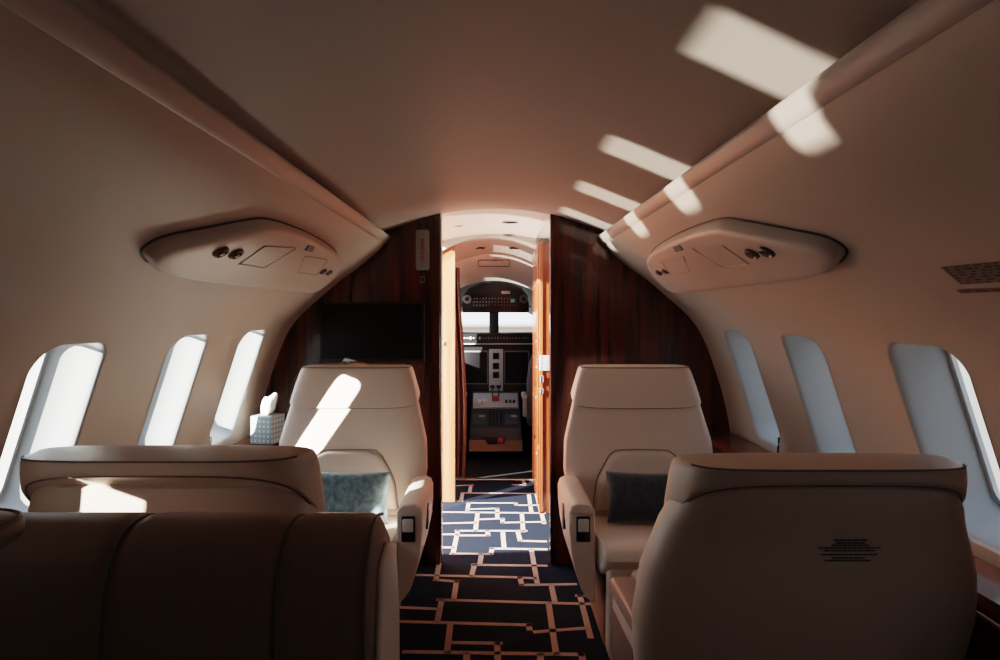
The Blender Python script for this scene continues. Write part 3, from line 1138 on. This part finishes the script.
t = thing('instrument_panel', 'dark instrument panel with two wide screens and a lit centre column', 'instrument panel', (0, 6.45, 0))
MB().prism([(0, .45), (-.0, 1.01), (.30, 1.01), (.30, .45)], 'x', -.78, .78, .006).build('panel', BLACK, t)
for px0, px1, nm in ((464, 487, 's'), (505, 528, 's')):
    a, b = at(px0, 352, 6.44), at(px1, 383, 6.44)
    f_ = MB().box(((a.x + b.x) / 2, -.010, (a.z + b.z) / 2), (b.x - a.x + .025, .018, a.z - b.z + .025), .004).build('display_bezel', GREYP, t)
    MB().box(((a.x + b.x) / 2, -.021, (a.z + b.z) / 2), (b.x - a.x, .004, a.z - b.z), .001).build('display', SCREEN, f_)
a, b = at(489, 349, 6.43), at(503, 392, 6.43)
MB().box(((a.x + b.x) / 2, -.014, (a.z + b.z) / 2), (b.x - a.x, .026, a.z - b.z), .004).build('centre_column', GREYL, t)
for py in (356, 366, 375):
    c_ = at(496, py, 6.42)
    g_ = MB().box((c_.x, -.030, c_.z), (.062, .012, .062), .004).build('gauge', BLACK, t)
    MB().cyl((c_.x, -.034, c_.z), (c_.x, -.038, c_.z), .022, .022, 18).build('dial', SCREEN, g_)

t = thing('centre_pedestal', 'sloping grey centre pedestal with levers, knobs and keypads', 'control pedestal', (.015, 5.85, 0))
pr = [(0, .10), (0, .22), (.02, .30), (.55, .56), (.555, .561), (.555, .10)]
MB().prism(pr, 'x', -.225, .225, .008).build('body', mat('pedestal_slate', (.035, .042, .052), .5), t)
MB().prism([(-.012, .10), (-.012, .195), (.03, .205), (.03, .10)], 'x', -.235, .235, .006).build('tan_base', TAN, t)
MB().prism([(x, z) for x, z in ((-.10, .225), (-.07, .165), (.07, .165), (.10, .225))], 'y', -.022, 0, .004).build('foot_cutout', BLACK, t)
MB().box((.04, -.028, .195), (.05, .012, .05), .006).build('red_knob_plate', RED, t)
sl = (.56 - .30) / (.55 - .02)
al = math.atan(sl)
Rm = Matrix.Rotation(al, 3, 'X')


def onped(u, v, h):
    return Vector((u, .02 + v, .30 + sl * v + h))


for u, v, w_, l_ in ((-.145, .11, .12, .16), (.145, .11, .12, .16)):
    p_ = MB().box(onped(u, v, .004), (w_, l_, .010), .003, Rm).build('keypad', mat('slate_keypad', (.05, .07, .095), .4), t)
    MB().box(onped(u + .02, v + .035, .010), (.05, .03, .004), .001, Rm).build('keypad_display', GREYL, p_)
rnd = random.Random(4)
for i in range(6):
    for j in range(4):
        MB().cyl(onped(-.05 + j * .033, .03 + i * .036, 0), onped(-.05 + j * .033, .03 + i * .036, .018), .008, .006, 10).build('knob', BLACK, t)
MB().box(onped(0, .37, .008), (.42, .24, .02), .004, Rm).build('lit_plate', GREYL, t)  # pale plate stands for sunlight falling on the upper pedestal
for x in (-.03, .03):
    q = MB().tube([onped(x, .40, 0), onped(x, .42, .10)], .008, 8).build('throttle_lever', CHROME, t)
    MB().box(onped(x, .42, .11), (.045, .03, .03), .008).build('lever_grip', BLACK, q)
MB().box(onped(.0, .36, .035), (.07, .04, .05), .01).build('red_handle', RED, t)
for x in (-.15, -.11, .10, .135, .17):
    MB().box(onped(x, .33, .028), (.02, .035, .03), .004).build('switch_guard', BLACK if x > .09 else WHITE, t)


def pilot_seat(side, label):
    t = thing('pilot_seat', label, 'seat', (side * .50, 5.95, 0), 0, 'pilot seats')
    R = [[Vector((x, .0 + y_ - .10 * (z - .4) + .02, z)) for x, y_ in sell(w_, d_, 3.4, 40)] for z, w_, d_ in ((.34, .16, .03), (.36, .19, .05), (.45, .205, .055), (.70, .21, .055), (.86, .19, .05), (.97, .15, .04), (1.0, .10, .02))]
    MB().loft(R).build('backrest', GREYSEAT, t, sharp=60)
    MB().prism([(.02, .30), (.02, .40), (.30, .44), (.47, .44), (.48, .36), (.42, .30)], 'x', -.20, .20, .02).build('seat_cushion', GREYSEAT, t)
    MB().box((-side * .225, .10, .56), (.05, .30, .045), .015).box((-side * .225, -.02, .48), (.04, .05, .18), .01).build('armrest', GREYL, t)
    MB().box((0, .20, .15), (.30, .34, .30), .02).build('base', BLACK, t)
    return t


pilot_seat(-1, 'grey pilot seat seen from behind, left of the centre pedestal')
pilot_seat(1, 'grey pilot seat seen from behind, right of the centre pedestal')

# ------------------------------------------------------------------ light
world = bpy.data.worlds.new('sky')
S.world = world
world.use_nodes = True
nt = world.node_tree
bg = nt.nodes['Background']
tc = nt.nodes.new('ShaderNodeTexCoord')
sx = nt.nodes.new('ShaderNodeSeparateXYZ')
rp = nt.nodes.new('ShaderNodeValToRGB')
mr = nt.nodes.new('ShaderNodeMapRange')
mr.inputs['From Min'].default_value = -1
nt.links.new(tc.outputs['Generated'], sx.inputs[0])
nt.links.new(sx.outputs['Z'], mr.inputs['Value'])
nt.links.new(mr.outputs[0], rp.inputs['Fac'])
e = rp.color_ramp.elements
e[0].position = 0
e[0].color = (.25, .21, .18, 1)
e[1].position = 1
e[1].color = (.50, .68, .90, 1)
k_ = e.new(.4885)
k_.color = (.19, .135, .105, 1)
k_ = e.new(.40)
k_.color = (.72, .69, .66, 1)
k_ = e.new(.466)
k_.color = (.80, .77, .73, 1)
k_ = e.new(.4905)
k_.color = (.95, .97, 1.0, 1)
k_ = e.new(.62)
k_.color = (.80, .90, 1.0, 1)
nt.links.new(rp.outputs['Color'], bg.inputs['Color'])
mx = nt.nodes.new('ShaderNodeMapRange')        # the sky is brightest on the sun's side
mx.inputs['From Min'].default_value = 1
mx.inputs['From Max'].default_value = -1
mx.interpolation_type = 'SMOOTHSTEP'
mx.inputs['To Min'].default_value = .8
mx.inputs['To Max'].default_value = 4.2
nt.links.new(sx.outputs['X'], mx.inputs['Value'])
nt.links.new(mx.outputs[0], bg.inputs['Strength'])
bg.inputs['Strength'].default_value = 3.0


def sun(name, d, energy, col, ang):
    l = bpy.data.lights.new(name, 'SUN')
    l.energy = energy
    l.color = col
    l.angle = math.radians(ang)
    o = bpy.data.objects.new(name, l)
    C.objects.link(o)
    o.rotation_euler = Vector(d).to_track_quat('-Z', 'Y').to_euler()
    o.location = (-4, -1, 4)
    return o


sun('sun', (1, .98, -.375), 36, (1, .93, .84), .6)
sun('wing_glint', (1, .17, .418), 6.5, (1, .93, .84), 1.2)      # sunlight thrown up by the bright wing

l = bpy.data.lights.new('entry_door_light', 'SPOT')        # bright daylight falling in through the open entry door
l.energy = 12500
l.spot_size = math.radians(31)
l.spot_blend = .2
l.shadow_soft_size = .05
l.color = (1, .94, .88)
o = bpy.data.objects.new('entry_door_light', l)
C.objects.link(o)
o.location = (-4.2, 3.2, 3.2)
o.rotation_euler = (Vector((0, 4.5, .4)) - o.location).to_track_quat('-Z', 'Y').to_euler()

# ------------------------------------------------------------------ camera
cam = bpy.data.cameras.new('camera')
co = bpy.data.objects.new('camera', cam)
C.objects.link(co)
co.location = (0, 0, CZ)
co.rotation_euler = (PI / 2, 0, 0)
cam.sensor_width = 36
cam.lens = 36 * F / 1000
cam.shift_x = (500 - CX) / 1000
cam.shift_y = -(330 - CY) / 1000
cam.clip_start = .02
S.camera = co
S.view_settings.view_transform = 'Filmic'
S.view_settings.look = 'Medium High Contrast'
S.view_settings.exposure = 0.5
S.cycles.max_bounces = 12
S.cycles.diffuse_bounces = 8
S.cycles.transparent_max_bounces = 16
S.cycles.sample_clamp_indirect = 6
S.cycles.use_denoising = True
